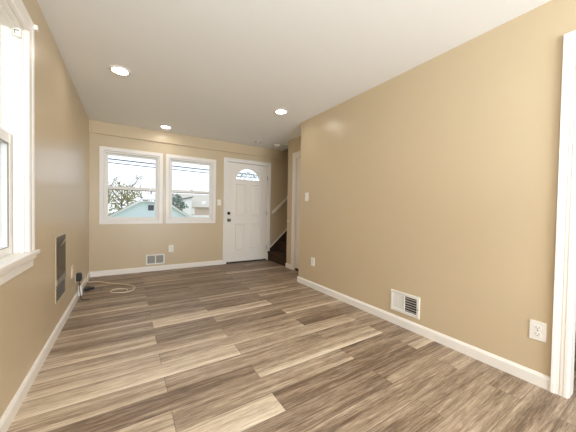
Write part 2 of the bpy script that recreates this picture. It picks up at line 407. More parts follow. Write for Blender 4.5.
# ------------------------------------------------------------------ windows
def far_window(name, label, cx0, cx1, op):
    x0, x1, z0, z1 = op; root = empty(name, ((x0+x1)/2, D, z0)); tag(root, label, 'window', kind='structure')
    P = frame_at((0, D, 0), (1, 0, 0), (0, -1, 0))
    c = MB(); cw_ = z0-.826
    sweep(c, P, cx0+cw_, cx1-cw_, z0+.001, z1-.001, FLAT(cw_, .018)); c.build('casing', M['trim'], root)
    f = MB(); e = 0.028
    f = MB(); sweep(f, P, x0+e, x1-e, z0+e, z1-e, FLAT(e-.001, .089, -.09)); f.build('frame', M['vinyl'], root)
    a0, a1 = x0+e, x1-e; zm = 1.415; sw = 0.026
    def sash(nm, za, zb, ya, yb, top, bot):
        s = MB(); s.box((a0, ya, za), (a0+sw, yb, zb), .002).box((a1-sw, ya, za), (a1, yb, zb), .002)
        s.box((a0+sw, ya+.001, zb-top), (a1-sw, yb-.001, zb-.0005), .002).box((a0+sw, ya+.001, za+.0005), (a1-sw, yb-.001, za+bot), .002)
        so = s.build(nm, M['vinyl'], root)
        g = MB(); ym = (ya+yb)/2; g.box((a0+sw, ym-.003, za+bot), (a1-sw, ym+.003, zb-top)); g.build('pane', M['glass'], so)
        return so
    sash('upper_sash', zm-.02, z1-e, D+.05, D+.075, .028, .035)
    lo = sash('lower_sash', z0+e, zm+.028, D+.018, D+.045, .045, .03)
    k = MB(); k.box(((a0+a1)/2-.03, D+.012, zm+.0285), ((a0+a1)/2+.03, D+.04, zm+.040), .003); k.build('sash_lock', M['vinyl'], lo)
    k = MB()                                   # dark strip painting the shadow under the meeting rail
    k.box((a0+sw+.002, D+.0165, zm-.028), (a1-sw-.002, D+.0225, zm-.0165)); k.build('rail_shadow', M['strip'], lo)['label'] = 'dark strip painted as shadow under the meeting rail'
far_window('window_2', 'left of the two white windows on the far wall', 0.127, 1.034, WF[0])
far_window('window_3', 'right of the two far windows, next to the front door', 1.079, 1.973, WF[1])

def left_window():
    y0, y1, z0, z1 = LWY0, LWY1, LWZ0, LWZ1
    root = empty('window_1', (0, (y0+y1)/2, z0)); tag(root, 'tall white window at the left edge, with sill and apron', 'window', kind='structure')
    c = MB(); cw = .096; P = frame_at((0, 0, 0), (0, 1, 0), (1, 0, 0))
    pr = [(.001, 0), (.001, .018), (.010, .022), (.026, .022), (.030, .017), (.068, .017), (.072, .020), (.092, .023), (cw, .021), (cw, 0)]
    sweep(c, P, y0, y1, z0+.0005, z1-.030, pr, closed=False); c.build('casing', M['trim'], root)
    s = MB(); s.box((-.0435, y0+.014, z0-.024), (.003, y1-.014, z0), .0).box((.001, y0-cw-.030, z0-.024), (.041, y1+cw+.030, z0), .005, 3); s.build('stool', M['trim'], root)
    s = MB(); s.box((0, y0-cw, z0-.098), (.016, y1+cw, z0-.024), .004).box((0, y0-cw, z0-.05), (.030, y1+cw, z0-.024), .008, 3); s.build('apron', M['trim'], root)
    f = MB(); j = .012; z1 = z1-.030            # jamb lining and stops
    sweep(f, P, y0+j, y1-j, z0+.001, z1-j, [(0, -T), (0, -.0005), (j-.0005, -.0005), (j-.0005, -T)], closed=False)
    sweep(f, P, y0+j+.012, y1-j-.012, z0+.001, z1-j-.012, [(0, -.040), (0, -.022), (.0115, -.022), (.0115, -.040)], closed=False)
    f.box((-T, y0+.001, z0-.02), (-.0437, y1-.001, z0-.0005))
    f.build('jamb', M['trim'], root)
    a0, a1 = y0+j, y1-j
    def sash(nm, za, zb, xa, xb, st, top, bot):
        s = MB(); s.box((xa, a0, za), (xb, a0+st, zb), .002).box((xa, a1-st, za), (xb, a1, zb), .002)
        s.box((xa+.001, a0+st, zb-top), (xb-.001, a1-st, zb-.0005), .002).box((xa+.001, a0+st, za+.0005), (xb-.001, a1-st, za+bot), .002)
        o = s.build(nm, M['vinyl'], root); xm = (xa+xb)/2
        g = MB(); g.box((xm-.003, a0+st, za+bot), (xm+.003, a1-st, zb-top)); g.build('pane', M['glass'], o)
        q = MB(); w_ = .005                    # dark glazing gasket
        sweep(q, P, a0+st+w_, a1-st-w_, za+bot+.003, zb-top-w_, [(0, xb-.008), (0, xb-.002), (w_-.0005, xb-.002), (w_-.0005, xb-.008)])
        q.build('gasket', M['steel'], o)
        return o
    sash('upper_sash', 1.44, z1-j, -.115, -.085, .05, .045, .06)
    lo = sash('lower_sash', z0, 1.495, -.076, -.044, .05, .058, .042)
    g = MB(); g.box((-.128, a0+.03, z0+.02), (-.127, a1-.03, 1.45)); g.build('screen', M['screen'], root)
    g = MB(); g.box((-.052, 1.55, 1.495), (-.07, 1.62, 1.512), .003); g.build('sash_lock', M['vinyl'], lo)
    b = MB(); b.box((-.0375, a1-.030, z1-.062), (-.003, a1, z1-.014), .004); bo = b.build('blind_bracket', M['plastic'], root)
    b = MB(); b.box((-.031, a1-.0315, z1-.034), (-.009, a1-.0295, z1-.028)).box((-.029, a1-.0315, z1-.050), (-.025, a1-.0295, z1-.034)); b.build('slot', M['steel'], bo)
    b = MB(); b.box((.019, y1+cw-.010, z1+.066), (.038, y1+cw+.018, z1+.094), .003); b.build('curtain_hook', M['plastic'], root)
left_window()
# unseen windows added beside and behind the viewer for more light
root = empty('added_window_side', (0, (SWY0+SWY1)/2, .78)); tag(root, 'assumed wide window, unseen, added in the left wall beside the viewer', 'window', kind='structure')
c = MB(); c.box((0, SWY0-.07, .71), (.02, SWY0+.03, 2.19)).box((0, SWY1-.03, .71), (.02, SWY1+.07, 2.19)).box((0, SWY0, 2.09), (.02, SWY1, 2.19)).box((0, SWY0, .71), (.02, SWY1, .81)).box((-.08, -.375, .78), (-.04, -.325, 2.12))
c.build('frame', M['trim'], root)  # frame of the added side window
c = MB(); c.box((-.065, SWY0, .78), (-.06, SWY1, 2.12)); c.build('pane', M['glass'], root)  # pane of the added side window
root = empty('added_window_back', ((BWX0+BWX1)/2, YB, .8)); tag(root, 'wide window, unseen, added in the wall behind the viewer', 'window', kind='structure')
c = MB(); c.box((BWX0-.07, YB, .73), (BWX0+.03, YB+.02, 2.17)).box((BWX1-.03, YB, .73), (BWX1+.07, YB+.02, 2.17)).box((BWX0, YB, 2.07), (BWX1, YB+.02, 2.17)).box((BWX0, YB, .73), (BWX1, YB+.02, .83)).box((1.35, YB-.05, .8), (1.4, YB, 2.1))
c.build('frame', M['trim'], root)  # frame of the added back window
c = MB(); c.box((BWX0, YB-.06, .8), (BWX1, YB-.055, 2.1)); c.build('pane', M['glass'], root)  # pane of the added back window

# ------------------------------------------------------------------ front door
def front_door():
    root = empty('door_1', ((DX0+DX1)/2, D, 0)); tag(root, 'off-white panelled front door with a half-round fanlight', 'door', kind='structure')
    P = frame_at((0, D, 0), (1, 0, 0), (0, -1, 0))
    c = MB(); sweep(c, P, DX0+.004, DX1-.004, 0, DZ1-.004, CASING(.066), closed=False); c.build('casing', M['trim'], root)
    c = MB(); sweep(c, P, DX0+.012, DX1-.012, 0, DZ1-.012, [(0, -T), (0, -.0005), (.0115, -.0005), (.0115, -T)], closed=False); c.build('jamb', M['trim'], root)
    c = MB(); c.box((DX0+.012, D-.005, 0), (DX1-.012, D+T, .022), .004); c.build('threshold_or_gap_shade', M['bronze'], root)
    x0, x1, z0, z1 = DX0+.016, DX1-.016, .030, DZ1-.018; yf, yb = D+.02, D+.064
    cx, cz, rx, rz = 2.665, 1.722, .272, .243
    # slab face: pieces leave the half-round opening free
    s = MB(); s.box((x0, yf, z0), (x1, yb, cz), .002); s.box((x0, yf, cz+rz), (x1, yb, z1), .002)
    n = 20
    for i in range(n):
        a, b = PI*i/n, PI*(i+1)/n
        pa = (cx+rx*math.cos(a), cz+rz*math.sin(a)); pb = (cx+rx*math.cos(b), cz+rz*math.sin(b))
        side = x1 if a < PI/2 else x0
        s.prism([(pa[0], yf, pa[1]), (side, yf, pa[1]), (side, yf, pb[1]), (pb[0], yf, pb[1])], (0, yb-yf, 0))
    so = s.build('door_slab', M['door'], root)
    # raised mouldings of the four panels
    for (px0, px1, pz0, pz1) in ((2.392, 2.600, .985, 1.640), (2.745, 2.955, .985, 1.640), (2.392, 2.600, .275, .815), (2.745, 2.955, .275, .815)):
        p = MB(); e = .024; Pd = frame_at((0, yf, 0), (1, 0, 0), (0, -1, 0))
        sweep(p, Pd, px0+e, px1-e, pz0+e, pz1-e, [(0, 0), (.002, .008), (.009, .022), (.016, .022), (.022, .006), (.024, 0)])
        sweep(p, Pd, px0+.052, px1-.052, pz0+.052, pz1-.052, [(-.5*(px1-px0-.104), .0085), (0, .0085), (.014, .001), (.014, 0), (-.5*(px1-px0-.104), 0)])
        p.build('panel', M['door'], so)
    # fanlight
    def arc(k, n=24): return [(cx+rx*k*math.cos(PI*i/n), cz+rz*k*math.sin(PI*i/n)) for i in range(n+1)]
    f = MB(); f.tube([(a, yf-.001, b) for a, b in arc(1.02)], .012, 8); f.box((cx-rx*1.05, yf-.012, cz-.018), (cx+rx*1.05, yf+.008, cz+.006), .004)
    fo = f.build('fanlight_frame', M['door'], root)
    g = MB(); g.prism([(a, yf+.02, b) for a, b in arc(1.0)], (0, .006, 0)); g.build('pane', M['glass'], fo)
    k = MB()
    k.tube([(a, yf+.014, b) for a, b in arc(.30, 12)], .006, 6); k.tube([(a, yf+.014, b) for a, b in arc(.66, 18)], .005, 6)
    for deg in (22, 50, 74, 106, 130, 158):
        a = math.radians(deg); k.tube([(cx+rx*.30*math.cos(a), yf+.014, cz+rz*.30*math.sin(a)), (cx+rx*.94*math.cos(a+.10), yf+.014, cz+rz*.94*math.sin(a+.10))], .0055, 6)
    for deg in (36, 90, 144):
        a = math.radians(deg); k.lathe([(0, -.005), (.018, 0), (0, .005)], (cx+rx*.66*math.cos(a), yf+.014, cz+rz*.66*math.sin(a)), (0, 1, 0), 12, False)
    k.build('leaded_cames', M['came'], fo)
    # hardware
    k = MB(); kx, kz = 2.250, .883
    k.lathe([(.033, 0), (.033, .006), (.026, .012), (.012, .016), (.012, .034), (.022, .040), (.029, .050), (.029, .058), (.022, .066), (0, .068)], (kx, yf, kz), (0, -1, 0), 24)
    k.build('door_knob', M['knob'], root)['label'] = 'dull metal door knob'
    k = MB(); k.lathe([(.031, 0), (.031, .010), (.024, .018), (.012, .020), (.012, .024), (0, .024)], (kx, yf, 1.024), (0, -1, 0), 24)
    k.box((kx-.005, yf-.038, 1.008), (kx+.005, yf-.022, 1.040), .002); k.build('deadbolt', M['bronze'], root)['label'] = 'dark deadbolt with thumb turn'
    for hz in (1.80, 1.03, .28):
        k = MB(); k.lathe([(.007, -.045), (.007, .045)], (DX1-.012, D+.006, hz), (0, 0, 1), 12).box((DX1-.014, D+.003, hz-.045), (DX1-.0115, D+.02, hz+.045)); k.build('hinge', M['nickel'], root)
front_door()

# ------------------------------------------------------------------ closet door and right doorway
root = empty('door_2', (XR, (CY0+CY1)/2, 0)); tag(root, 'white closet door in the recess beside the stairs', 'door', kind='structure')
P = frame_at((XR, 0, 0), (0, 1, 0), (-1, 0, 0))
c = MB(); sweep(c, P, CY0+.016, CY1-.004, 0, CZ1-.004, CASING(.094), closed=False); c.build('casing', M['trim'], root)
c = MB(); sweep(c, P, CY0+.012, CY1-.012, 0, CZ1-.012, [(0, -.11), (0, -.0005), (.0115, -.0005), (.0115, -.11)], closed=False); c.build('jamb', M['trim'], root)
c = MB(); c.box((XR+.012, CY0+.014, .045), (XR+.047, CY1-.014, CZ1-.015), .002)
dz = c.build('door_slab', M['door'], root)
for z0, z1 in ((.2, .85), (1.0, 1.9)):
    p = MB(); p.box((XR+.006, CY0+.12, z0), (XR+.012, CY1-.12, z1), .004); p.build('panel', M['door'], dz)
c = MB(); c.box((XR+.014, CY0+.0125, 0), (XR+.10, CY1-.0125, .0449)); c.build('threshold_or_gap_shade', M['dark'], root)  # dark box paints the shade of the gap under the door

root = empty('door_3', (W, (OY0+OY1)/2, 0)); tag(root, 'open doorway with wide white casing at the right edge', 'doorway', kind='structure')
P = frame_at((W, 0, 0), (0, 1, 0), (-1, 0, 0))
c = MB(); sweep(c, P, OY0+.003, OY1-.003, 0, OZ+.006, [(0, 0), (0, .010), (.004, .013), (.018, .014), (.021, .012), (.034, .013), (.037, .011), (.050, .014), (.053, .013), (.058, .020), (.072, .022), (.074, .018), (.074, 0)], closed=False)
c.build('casing', M['trim'], root)
c = MB(); sweep(c, P, OY0+.0085, OY1-.0085, 0, OZ-.0085, [(0, -.088), (0, -.0005), (.008, -.0005), (.008, -.088)], closed=False)
sweep(c, P, OY0+.0005, OY1-.0005, 0, OZ+.010, [(0, -.098), (0, -.0855), (.06, -.0855), (.06, -.098)], closed=False); c.build('jamb', M['trim'], root)

# ------------------------------------------------------------------ stairs and handrail
root = empty('staircase', (3.13, (YS+D)/2, 0)); tag(root, 'dark brown carpeted stairs rising to the right beside the front door', 'stairs', kind='structure')
RISE, RUN, SX = .197, .222, 3.140
for i in range(9):
    z = RISE*(i+1); x = SX+RUN*i; s = MB()
    s.box((x, YS+.002, z-RISE), (x+RUN+.01, D-.021, z-.03)); s.box((x-.020, YS+.002, z-.042), (x+RUN+.01, D-.021, z), .014, 3)
    s.build('step', M['carpet'], root)
sl = RISE/RUN; xa_, xb_ = 3.196, 5.15
zt_ = lambda x: .292+(x-3.193)*.892
s = MB(); s.prism([(x, D-.020, z) for x, z in ((xa_, zt_(xa_)-.032), (xa_, zt_(xa_)), (xb_, zt_(xb_)), (xb_, zt_(xb_)-.032))], (0, .020, 0)); s.build('skirt_cap', M['trim'], root)['label'] = 'thin white sloping trim'
s = MB(); s.prism([(x, D-.014, z) for x, z in ((xa_, 0), (xa_, zt_(xa_)-.032), (xb_, zt_(xb_)-.032), (xb_, zt_(xb_)-.45), (3.45, 0))], (0, .014, 0)); s.build('stringer', M['carpet'], root)

root = empty('handrail', (3.195, D, 1.0)); tag(root, 'cream painted handrail rising on the wall above the stairs', 'handrail')
hs = (1.398-1.017)/(3.614-3.193)
p0 = Vector((3.215, D-.065, 1.035)); p1 = Vector((4.6, D-.065, 1.035+1.385*hs)); dv = (p1-p0).normalized(); up = Vector((-dv.z, 0, dv.x))
r = MB(); pf = [(-.018, -.032), (.018, -.032), (.024, -.01), (.024, .016), (.014, .032), (-.014, .032), (-.024, .016), (-.024, -.01)]
r.prism([p0+Vector((0, a, 0))+up*b for a, b in pf], p1-p0); r.build('rail', M['rail'], root)
for tt in (.35, 1.1):
    q = p0+dv*tt; r = MB(); r.tube([q-up*.03, q-up*.06+Vector((0, .02, 0)), Vector((q.x, D, q.z-.07))], .008, 8); r.lathe([(.025, 0), (.025, .006), (0, .008)], (q.x, D, q.z-.07), (0, -1, 0), 16); r.build('bracket', M['nickel'], root)

# ------------------------------------------------------------------ ceiling lights
def can_light(x, y, label, lit=True):
    root = empty('ceiling_light', (x, y, H)); tag(root, label, 'ceiling light', 'recessed ceiling lights')
    k = MB(); k.lathe([(.092, 0), (.092, -.004), (.086, -.009), (.074, -.011), (.066, -.006), (.066, 0)], (x, y, H), n=40, cap=False); k.build('trim_ring', M['trim'] if lit else M['lampoff'], root)
    k = MB()
    if lit: k.lathe([(0, -.0085), (.03, -.008), (.055, -.006), (.066, -.002)], (x, y, H), n=32, cap=False); k.build('diffuser', M['lamp'], root)
    return root
can_light(.439, 3.04, 'lit recessed ceiling light nearest the left wall')
can_light(1.04, 4.685, 'lit recessed ceiling light in front of the two far windows')
can_light(2.267, 3.035, 'lit recessed ceiling light nearest the long right wall')
for i, (x, y) in enumerate(((.44, -.15), (2.27, -.15), (.44, -1.7), (2.27, -1.7))):  # unseen extra lights, added to brighten the room
    can_light(x, y, 'added lit recessed ceiling light out of view behind the viewer')
# unlit swivelling fixture by the door
x, y = 2.683, 4.633
root = empty('ceiling_light', (x, y, H)); tag(root, 'small unlit recessed ceiling light near the front door', 'ceiling light')
k = MB(); k.lathe([(.085, 0), (.085, -.004), (.078, -.008), (.062, -.006), (.062, 0)], (x, y, H), n=40, cap=False); k.build('trim_ring', M['lampoff'], root)
k = MB(); k.lathe([(0, -.0015), (.063, -.0015)], (x, y, H), n=32, cap=False); k.build('can', M['dark'], root)
k = MB(); k.lathe([(0, -.020), (.022, -.018), (.036, -.010), (.040, -.002)], (x, y, H), n=32, cap=False); k.build('bulb', M['lampoff'], root)

# smoke detector
x, y = 3.10, 4.60
root = empty('smoke_detector', (x, y, H)); tag(root, 'round white smoke detector on the ceiling by the stairs', 'smoke detector')
k = MB(); k.lathe([(.062, 0), (.066, -.010), (.062, -.026), (.045, -.036), (0, -.038)], (x, y, H), n=40); k.build('housing', M['plastic'], root)
k = MB(); k.lathe([(.052, -.0325), (.054, -.0345), (.050, -.0365)], (x, y, H), n=40, cap=False); k.build('vent_ring', M['steel'], root)
# second small ceiling thing beside it
x, y = 3.235, 4.50
root = empty('ceiling_sensor', (x, y, H)); tag(root, 'small pale disc on the ceiling between smoke detector and stairwell', 'sensor')
k = MB(); k.lathe([(.05, 0), (.05, -.006), (.042, -.010), (0, -.010)], (x, y, H), n=32); k.build('cover', M['ceil'], root)
k = MB(); k.lathe([(.012, -.010), (.012, -.014), (0, -.014)], (x, y, H), n=16); k.build('screw', M['dark'], root)

# ------------------------------------------------------------------ wall fittings
def pbox(mb, P, a, b, bev=0.0):
    mb.box(P(*a), P(*b), bev); return mb
def switch(origin, right, out, w_, h_, label):
    root = empty('light_switch', origin); tag(root, label, 'light switch', 'light switches'); P = frame_at(origin, right, out)
    pbox(MB(), P, (-w_/2, -h_/2, 0), (w_/2, h_/2, .006), .002).build('wall_plate', M['plastic'], root)
    k = MB(); pbox(k, P, (-.008, -.013, .006), (.008, .013, .008), .001); pbox(k, P, (-.005, -.001, .006), (.005, .010, .019), .002); k.build('toggle', M['ivory'], root)
    for s_ in (-1, 1):
        k = MB(); k.lathe([(.004, 0), (.004, .001), (0, .0015)], P(0, s_*h_*.26, .006), out, 10); k.build('screw', M['ivory'], root)
def outlet(origin, right, out, w_, h_, label, plate='plastic', loose=None):
    root = empty('wall_outlet', origin); tag(root, label, 'outlet', 'wall outlets'); P = frame_at(origin, right, out)
    pbox(MB(), P, (-w_/2, -h_/2, 0), (w_/2, h_/2, .006), .002).build('wall_plate', M[plate], root)
    for s_ in (-1, 1):
        c = s_*h_*.17
        k = MB(); pbox(k, P, (-.017, c-.014, .005), (.017, c+.014, .009), .003); ro = k.build('receptacle', M[plate], root)
        k = MB(); pbox(k, P, (-.0085, c-.002, .009), (-.0060, c+.008, .0095)); pbox(k, P, (.0060, c-.001, .009), (.0085, c+.008, .0095)); pbox(k, P, (-.0025, c-.010, .009), (.0025, c-.005, .0095)); k.build('slots', M['dark'], ro)
    k = MB(); k.lathe([(.0035, 0), (.0035, .001), (0, .0015)], P(0, 0, .006), out, 10); k.build('screw', M['steel'], root)
FR, FO = (1, 0, 0), (0, -1, 0); RR, RO = (0, -1, 0), (-1, 0, 0); LR, LO = (0, 1, 0), (1, 0, 0)
switch((2.044, D, 1.234), FR, FO, .072, .116, 'white toggle switch plate between the far window and front door')
switch((W, 3.062, 1.305), RR, RO, .078, .122, 'white light switch plate near the far end of the right wall')
outlet((1.178, D, .378), FR, FO, .080, .125, 'white outlet under the far windows, right of the floor vent')
outlet((W, 2.888, .375), RR, RO, .080, .120, 'small white outlet at the far end of the right wall')
outlet((W, .5235, .350), RR, RO, .080, .122, 'white duplex outlet on the right wall beside the doorway casing')
outlet((0, 3.577, .394), LR, LO, .100, .130, 'ivory outlet on the left wall beside the dark metal grille', 'ivory')

# register under the far windows
root = empty('floor_register', (.926, D, .20)); tag(root, 'white metal air vent with two grey grilles under the far windows', 'vent')
P = frame_at((.926, D, .203), FR, FO); hw, hh = .146, .088
k = MB(); sweep(k, P, -hw+.022, hw-.022, -hh+.022, hh-.022, FLAT(.022, .012)); pbox(k, P, (-.008, -hh+.0225, .0), (.008, hh-.0225, .011), .002)
k.build('frame', M['register'], root)
for s_ in (-1, 1):
    k = MB(); a0, a1 = (.008, hw-.022) if s_ > 0 else (-hw+.022, -.008)
    pbox(k, P, (a0, -hh+.022, .0005), (a1, hh-.022, .002))
    for i in range(9):
        x = a0+(a1-a0)*(i+.5)/9; pbox(k, P, (x-.0022, -hh+.02, .002), (x+.0022, hh-.02, .008))
    k.build('grille', M['steel'], root)['label'] = 'grey slotted grille'
# register low on the right wall
root = empty('wall_register', (W, 1.456, .23)); tag(root, 'white metal air vent with black louvred half low on the right wall', 'vent')
P = frame_at((W, 1.456, .231), RR, RO); hw, hh = .149, .099
k = MB(); sweep(k, P, -hw+.028, hw-.028, -hh+.028, hh-.028, FLAT(.028, .010)); pbox(k, P, (-.008, -hh+.0285, 0), (.004, hh-.0285, .0105), .002)
k.build('frame', M['register'], root)
k = MB(); pbox(k, P, (-hw+.0285, -hh+.0285, 0), (-.0085, hh-.0285, .004))
for i in range(7):
    u = -hw+.032+(.105)*(i+.5)/7; pbox(k, P, (u-.0035, -hh+.03, .004), (u+.0035, hh-.03, .007), .001)
k.build('closed_blades', M['register'], root)['label'] = 'closed white vertical blades'
k = MB(); pbox(k, P, (.0045, -hh+.0285, .0005), (hw-.0285, hh-.0285, .0015)); k.build('opening', M['dark'], root)['label'] = 'dark duct opening behind the louvres'
for i in range(6):
    v = -hh+.03+.138*(i+.5)/6; k = MB(); k.prism([P(.004, v-.006, .002), P(.004, v+.002, .010), P(.004, v+.004, .010), P(.004, v-.004, .002)], Vector(RR)*(hw-.034)); k.build('louvre', M['register'], root)
k = MB(); pbox(k, P, (hw-.012, -.022, .009), (hw-.006, -.010, .020), .001); k.build('lever', M['steel'], root)

# grille recessed in the left wall
root = empty('wall_heater', (0, 3.005, .56)); tag(root, 'tall brownish grey metal wall heater grille set into the left wall', 'wall heater')
P = frame_at((0, 3.005, .56), LR, LO); hw, h0, h1 = .178, -.272, .275
k = MB(); sweep(k, P, -hw-.0005, hw+.0005, h0-.0005, h1+.0005, FLAT(.006, .0045)); k.build('surround', M['wall'], root)
k = MB(); pbox(k, P, (-hw, -.085, 0), (hw, h1, .009), .003)
for i in range(11): pbox(k, P, (-hw+.02, .0+.022*i, .009), (hw-.02, .009+.022*i, .012), .001)
k.build('louvred_panel', M['brownmetal'], root)['label'] = 'brown louvred upper cover'
k = MB(); pbox(k, P, (-hw, -.135, 0), (hw, -.085, .012), .003); k.build('control_band', M['steel'], root)['label'] = 'lighter grey crossband'
k = MB(); pbox(k, P, (-hw, h0, 0), (hw, -.135, .003)); bk = k.build('lower_opening', M['dark'], root); bk['label'] = 'dark lower opening with wires'
for i in range(5):
    k = MB(); pbox(k, P, (-hw, h0+.012+.026*i, .003), (hw, h0+.018+.026*i, .010), .002); k.build('grille_bar', M['steel'], bk)
k = MB(); k.tube([P(-.10, .205, .02), P(-.02, .215, .024), P(.06, .235, .02)], .006, 8); k.build('handle', M['nickel'], root)
# patched paint ridge just above it
# ------------------------------------------------------------------ adapters and cables in the far left corner
root = empty('power_adapter', (0, 3.80, .27)); tag(root, 'black power adapter plugged in at the left wall near the corner', 'power adapter')
k = MB(); k.box((.0, 3.765, .22), (.006, 3.845, .33), .002); k.build('wall_plate', M['ivory'], root)
k = MB(); k.box((.006, 3.77, .235), (.052, 3.84, .325), .006, 3).box((.052, 3.785, .25), (.058, 3.825, .31), .003); k.build('body', M['black'], root)
k = MB(); k.tube(smooth_path([(.035, 3.80, .236), (.036, 3.80, .16), (.05, 3.80, .03), (.08, 3.80, .005), (.13, 3.805, .0045)]), .004, 8); k.build('cord', M['black'], root)
root = empty('cable_box', (.03, 3.886, .04)); tag(root, 'small off-white cable box fixed on the left baseboard', 'cable box')
k = MB(); k.box((.0145, 3.853, .04), (.052, 3.92, .165), .006, 3); k.build('body', M['plastic'], root)
k = MB(); k.lathe([(.006, 0), (.006, .012), (.003, .014), (.003, .03)], (.034, 3.886, .165), n=12); k.build('connector', M['nickel'], root)
root = empty('power_brick', (.075, 4.28, 0)); tag(root, 'black power brick lying on the floor by the left wall', 'power adapter')
k = MB(); k.box((.03, 4.20, 0), (.085, 4.33, .034), .006, 3).box((.085, 4.24, .004), (.135, 4.30, .028), .005, 3); k.build('body', M['black'], root)
k = MB(); k.tube(smooth_path([(.135, 4.27, .012), (.17, 4.30, .005), (.22, 4.33, .0045), (.25, 4.27, .0045), (.24, 4.20, .0045), (.19, 4.21, .0045), (.185, 4.27, .0045), (.22, 4.30, .0095)]), .0045, 8); k.build('cord', M['greycable'], root)['label'] = 'grey looped cord'
cb = MB(); cb.tube(smooth_path([(.02, 4.66, .12), (.022, 4.66, .03), (.05, 4.66, .007), (.144, 4.644, .007), (.297, 4.472, .007), (.42, 4.35, .007), (.52, 4.25, .007), (.585, 4.12, .007), (.592, 4.02, .007), (.55, 3.92, .007), (.46, 3.895, .007), (.35, 3.95, .007), (.325, 4.04, .007), (.37, 4.10, .007), (.44, 4.09, .007), (.50, 4.02, .0075), (.51, 3.97, .0075)], 10), .0068, 10)
tag(cb.build('cable', M['cable']), 'cream cable lying in a loop on the floor by the far left corner', 'cable')

# small white knob on the end of the recess wall
kb = MB(); kb.lathe([(.016, 0), (.016, .004), (.008, .008), (.008, .018), (.018, .026), (.018, .034), (0, .040)], (XR, 4.125, .895), (-1, 0, 0), 20)
tag(kb.build('coat_knob', M['plastic'], None, (XR, 4.125, .895)), 'small white knob on the narrow wall end by the stairs', 'knob')

# ------------------------------------------------------------------ globe lamps added behind the viewer for fill light
LZ = 1.12
for i, (x, y, lab) in enumerate(((1.0, -.75, 'white globe fill lamp added unseen behind the viewer, nearer the left wall'), (1.95, -.75, 'white globe fill lamp added unseen behind the viewer, nearer the right wall'))):
    root = empty('fill_lamp', (x, y, 0)); tag(root, lab, 'fill lamp', 'added globe fill lamps behind the viewer')
    k = MB(); k.lathe([(.14, 0), (.14, .012), (.02, .025), (0, .025)], (x, y, 0), n=32); k.build('fill_lamp_base', M['nickel'], root)
    k = MB(); k.tube([(x, y, .02), (x, y, LZ-.12)], .011, 10); k.build('pole', M['nickel'], root)
    k = MB(); k.lathe([(0, -.13)]+[(.13*math.sin(a), -.13*math.cos(a)) for a in [PI*j/12 for j in range(1, 12)]]+[(0, .13)], (x, y, LZ), n=24); k.build('globe', M['globe'], root)  # globe of the added fill lamp
# ------------------------------------------------------------------ outdoors
gd = MB(); gd.box((-60, -40, -1.2), (80, 120, -.85)); tag(gd.build('ground', M['grass']), 'lawn and street outside the windows', 'ground', kind='structure')

def blue_garage():
    Y0 = 26.0; root = empty('blue_garage', (2.4, Y0, -.85)); tag(root, 'pale blue gabled garage with white eaves seen through the far windows', 'garage')
    xl, xr, ze, zt, xa, xb = -.60, 5.30, .42, 1.66, 1.50, 3.42
    s = MB(); s.prism([(xl, Y0, -.85), (xr, Y0, -.85), (xr, Y0, ze), (xb, Y0, zt), (xa, Y0, zt), (xl, Y0, ze)], (0, 7, 0)); s.build('wall', M['blue'], root)
    s = MB(); t = .17
    s.prism([(xl-.25, Y0-.3, ze-.15), (xa, Y0-.3, zt+.0), (xa, Y0-.3, zt+t), (xl-.25, Y0-.3, ze-.15+t)], (0, .28, 0))
    s.prism([(xr+.25, Y0-.3, ze-.15), (xb, Y0-.3, zt+.0), (xb, Y0-.3, zt+t), (xr+.25, Y0-.3, ze-.15+t)], (0, .28, 0))
    s.box((xa, Y0-.3, zt), (xb, Y0-.02, zt+.06)); s.build('rake_board', M['white_out'], root)
    s = MB(); xm = (xa+xb)/2; zr = zt+.75
    for pts in ([(xl-.25, Y0-.3, ze-.05), (xa, Y0-.3, zt+t), (xm, Y0+1.6, zr), (xm, Y0+7, zr), (xl-.25, Y0+7, ze-.05)], [(xr+.25, Y0-.3, ze-.05), (xb, Y0-.3, zt+t), (xm, Y0+1.6, zr), (xm, Y0+7, zr), (xr+.25, Y0+7, ze-.05)], [(xa, Y0-.3, zt+t), (xb, Y0-.3, zt+t), (xm, Y0+1.6, zr)]):
        s.prism(pts, (0, 0, .06))
    s.build('roof', M['palroof'], root)
    s = MB(); s.box((2.07, Y0-.03, .91), (2.53, Y0, 1.39), .01); s.build('gable_vent', M['outglass'], root)['label'] = 'dark square vent in the gable'
blue_garage()

def brick_house():
    Y0 = 40.0; root = empty('brick_house', (11, Y0, -.85)); tag(root, 'tan brick house with grey roof seen through the right far window', 'house')
    s = MB(); s.box((6.2, Y0, -.85), (17, Y0+8, 1.45)); s.build('wall', M['brick'], root)
    s = MB(); s.prism([(5.9, Y0-.4, 1.40), (5.9, Y0+4, 3.55), (5.9, Y0+8.4, 1.40)], (11.4, 0, 0)); s.build('roof', M['roof'], root)
    s = MB(); s.prism([(7.15, Y0-1.2, -.85), (8.4, Y0-1.2, -.85), (8.4, Y0-1.2, 2.75), (7.15, Y0-1.2, 2.45)], (0, 3.0, 0)); s.build('bay', M['white_out'], root)['label'] = 'white projecting bay'
    s = MB(); s.prism([(7.0, Y0-1.4, 2.42), (8.55, Y0-1.4, 2.80), (8.55, Y0-1.4, 2.93), (7.0, Y0-1.4, 2.55)], (0, 3.2, 0)); s.build('bay_roof', M['outglass'], root)
    s = MB(); s.box((8.65, Y0-.1, .3), (9.05, Y0, 1.35), .02); s.build('window', M['white_out'], root)
    s = MB(); s.box((10.2, Y0+.6, 1.7), (10.9, Y0+1.8, 2.35), .02); s.build('dormer', M['white_out'], root)
    s = MB(); s.box((8.3, Y0-2.2, -.85), (16, Y0-1.9, .24)); s.build('front_wall', M['white_out'], root)
brick_house()

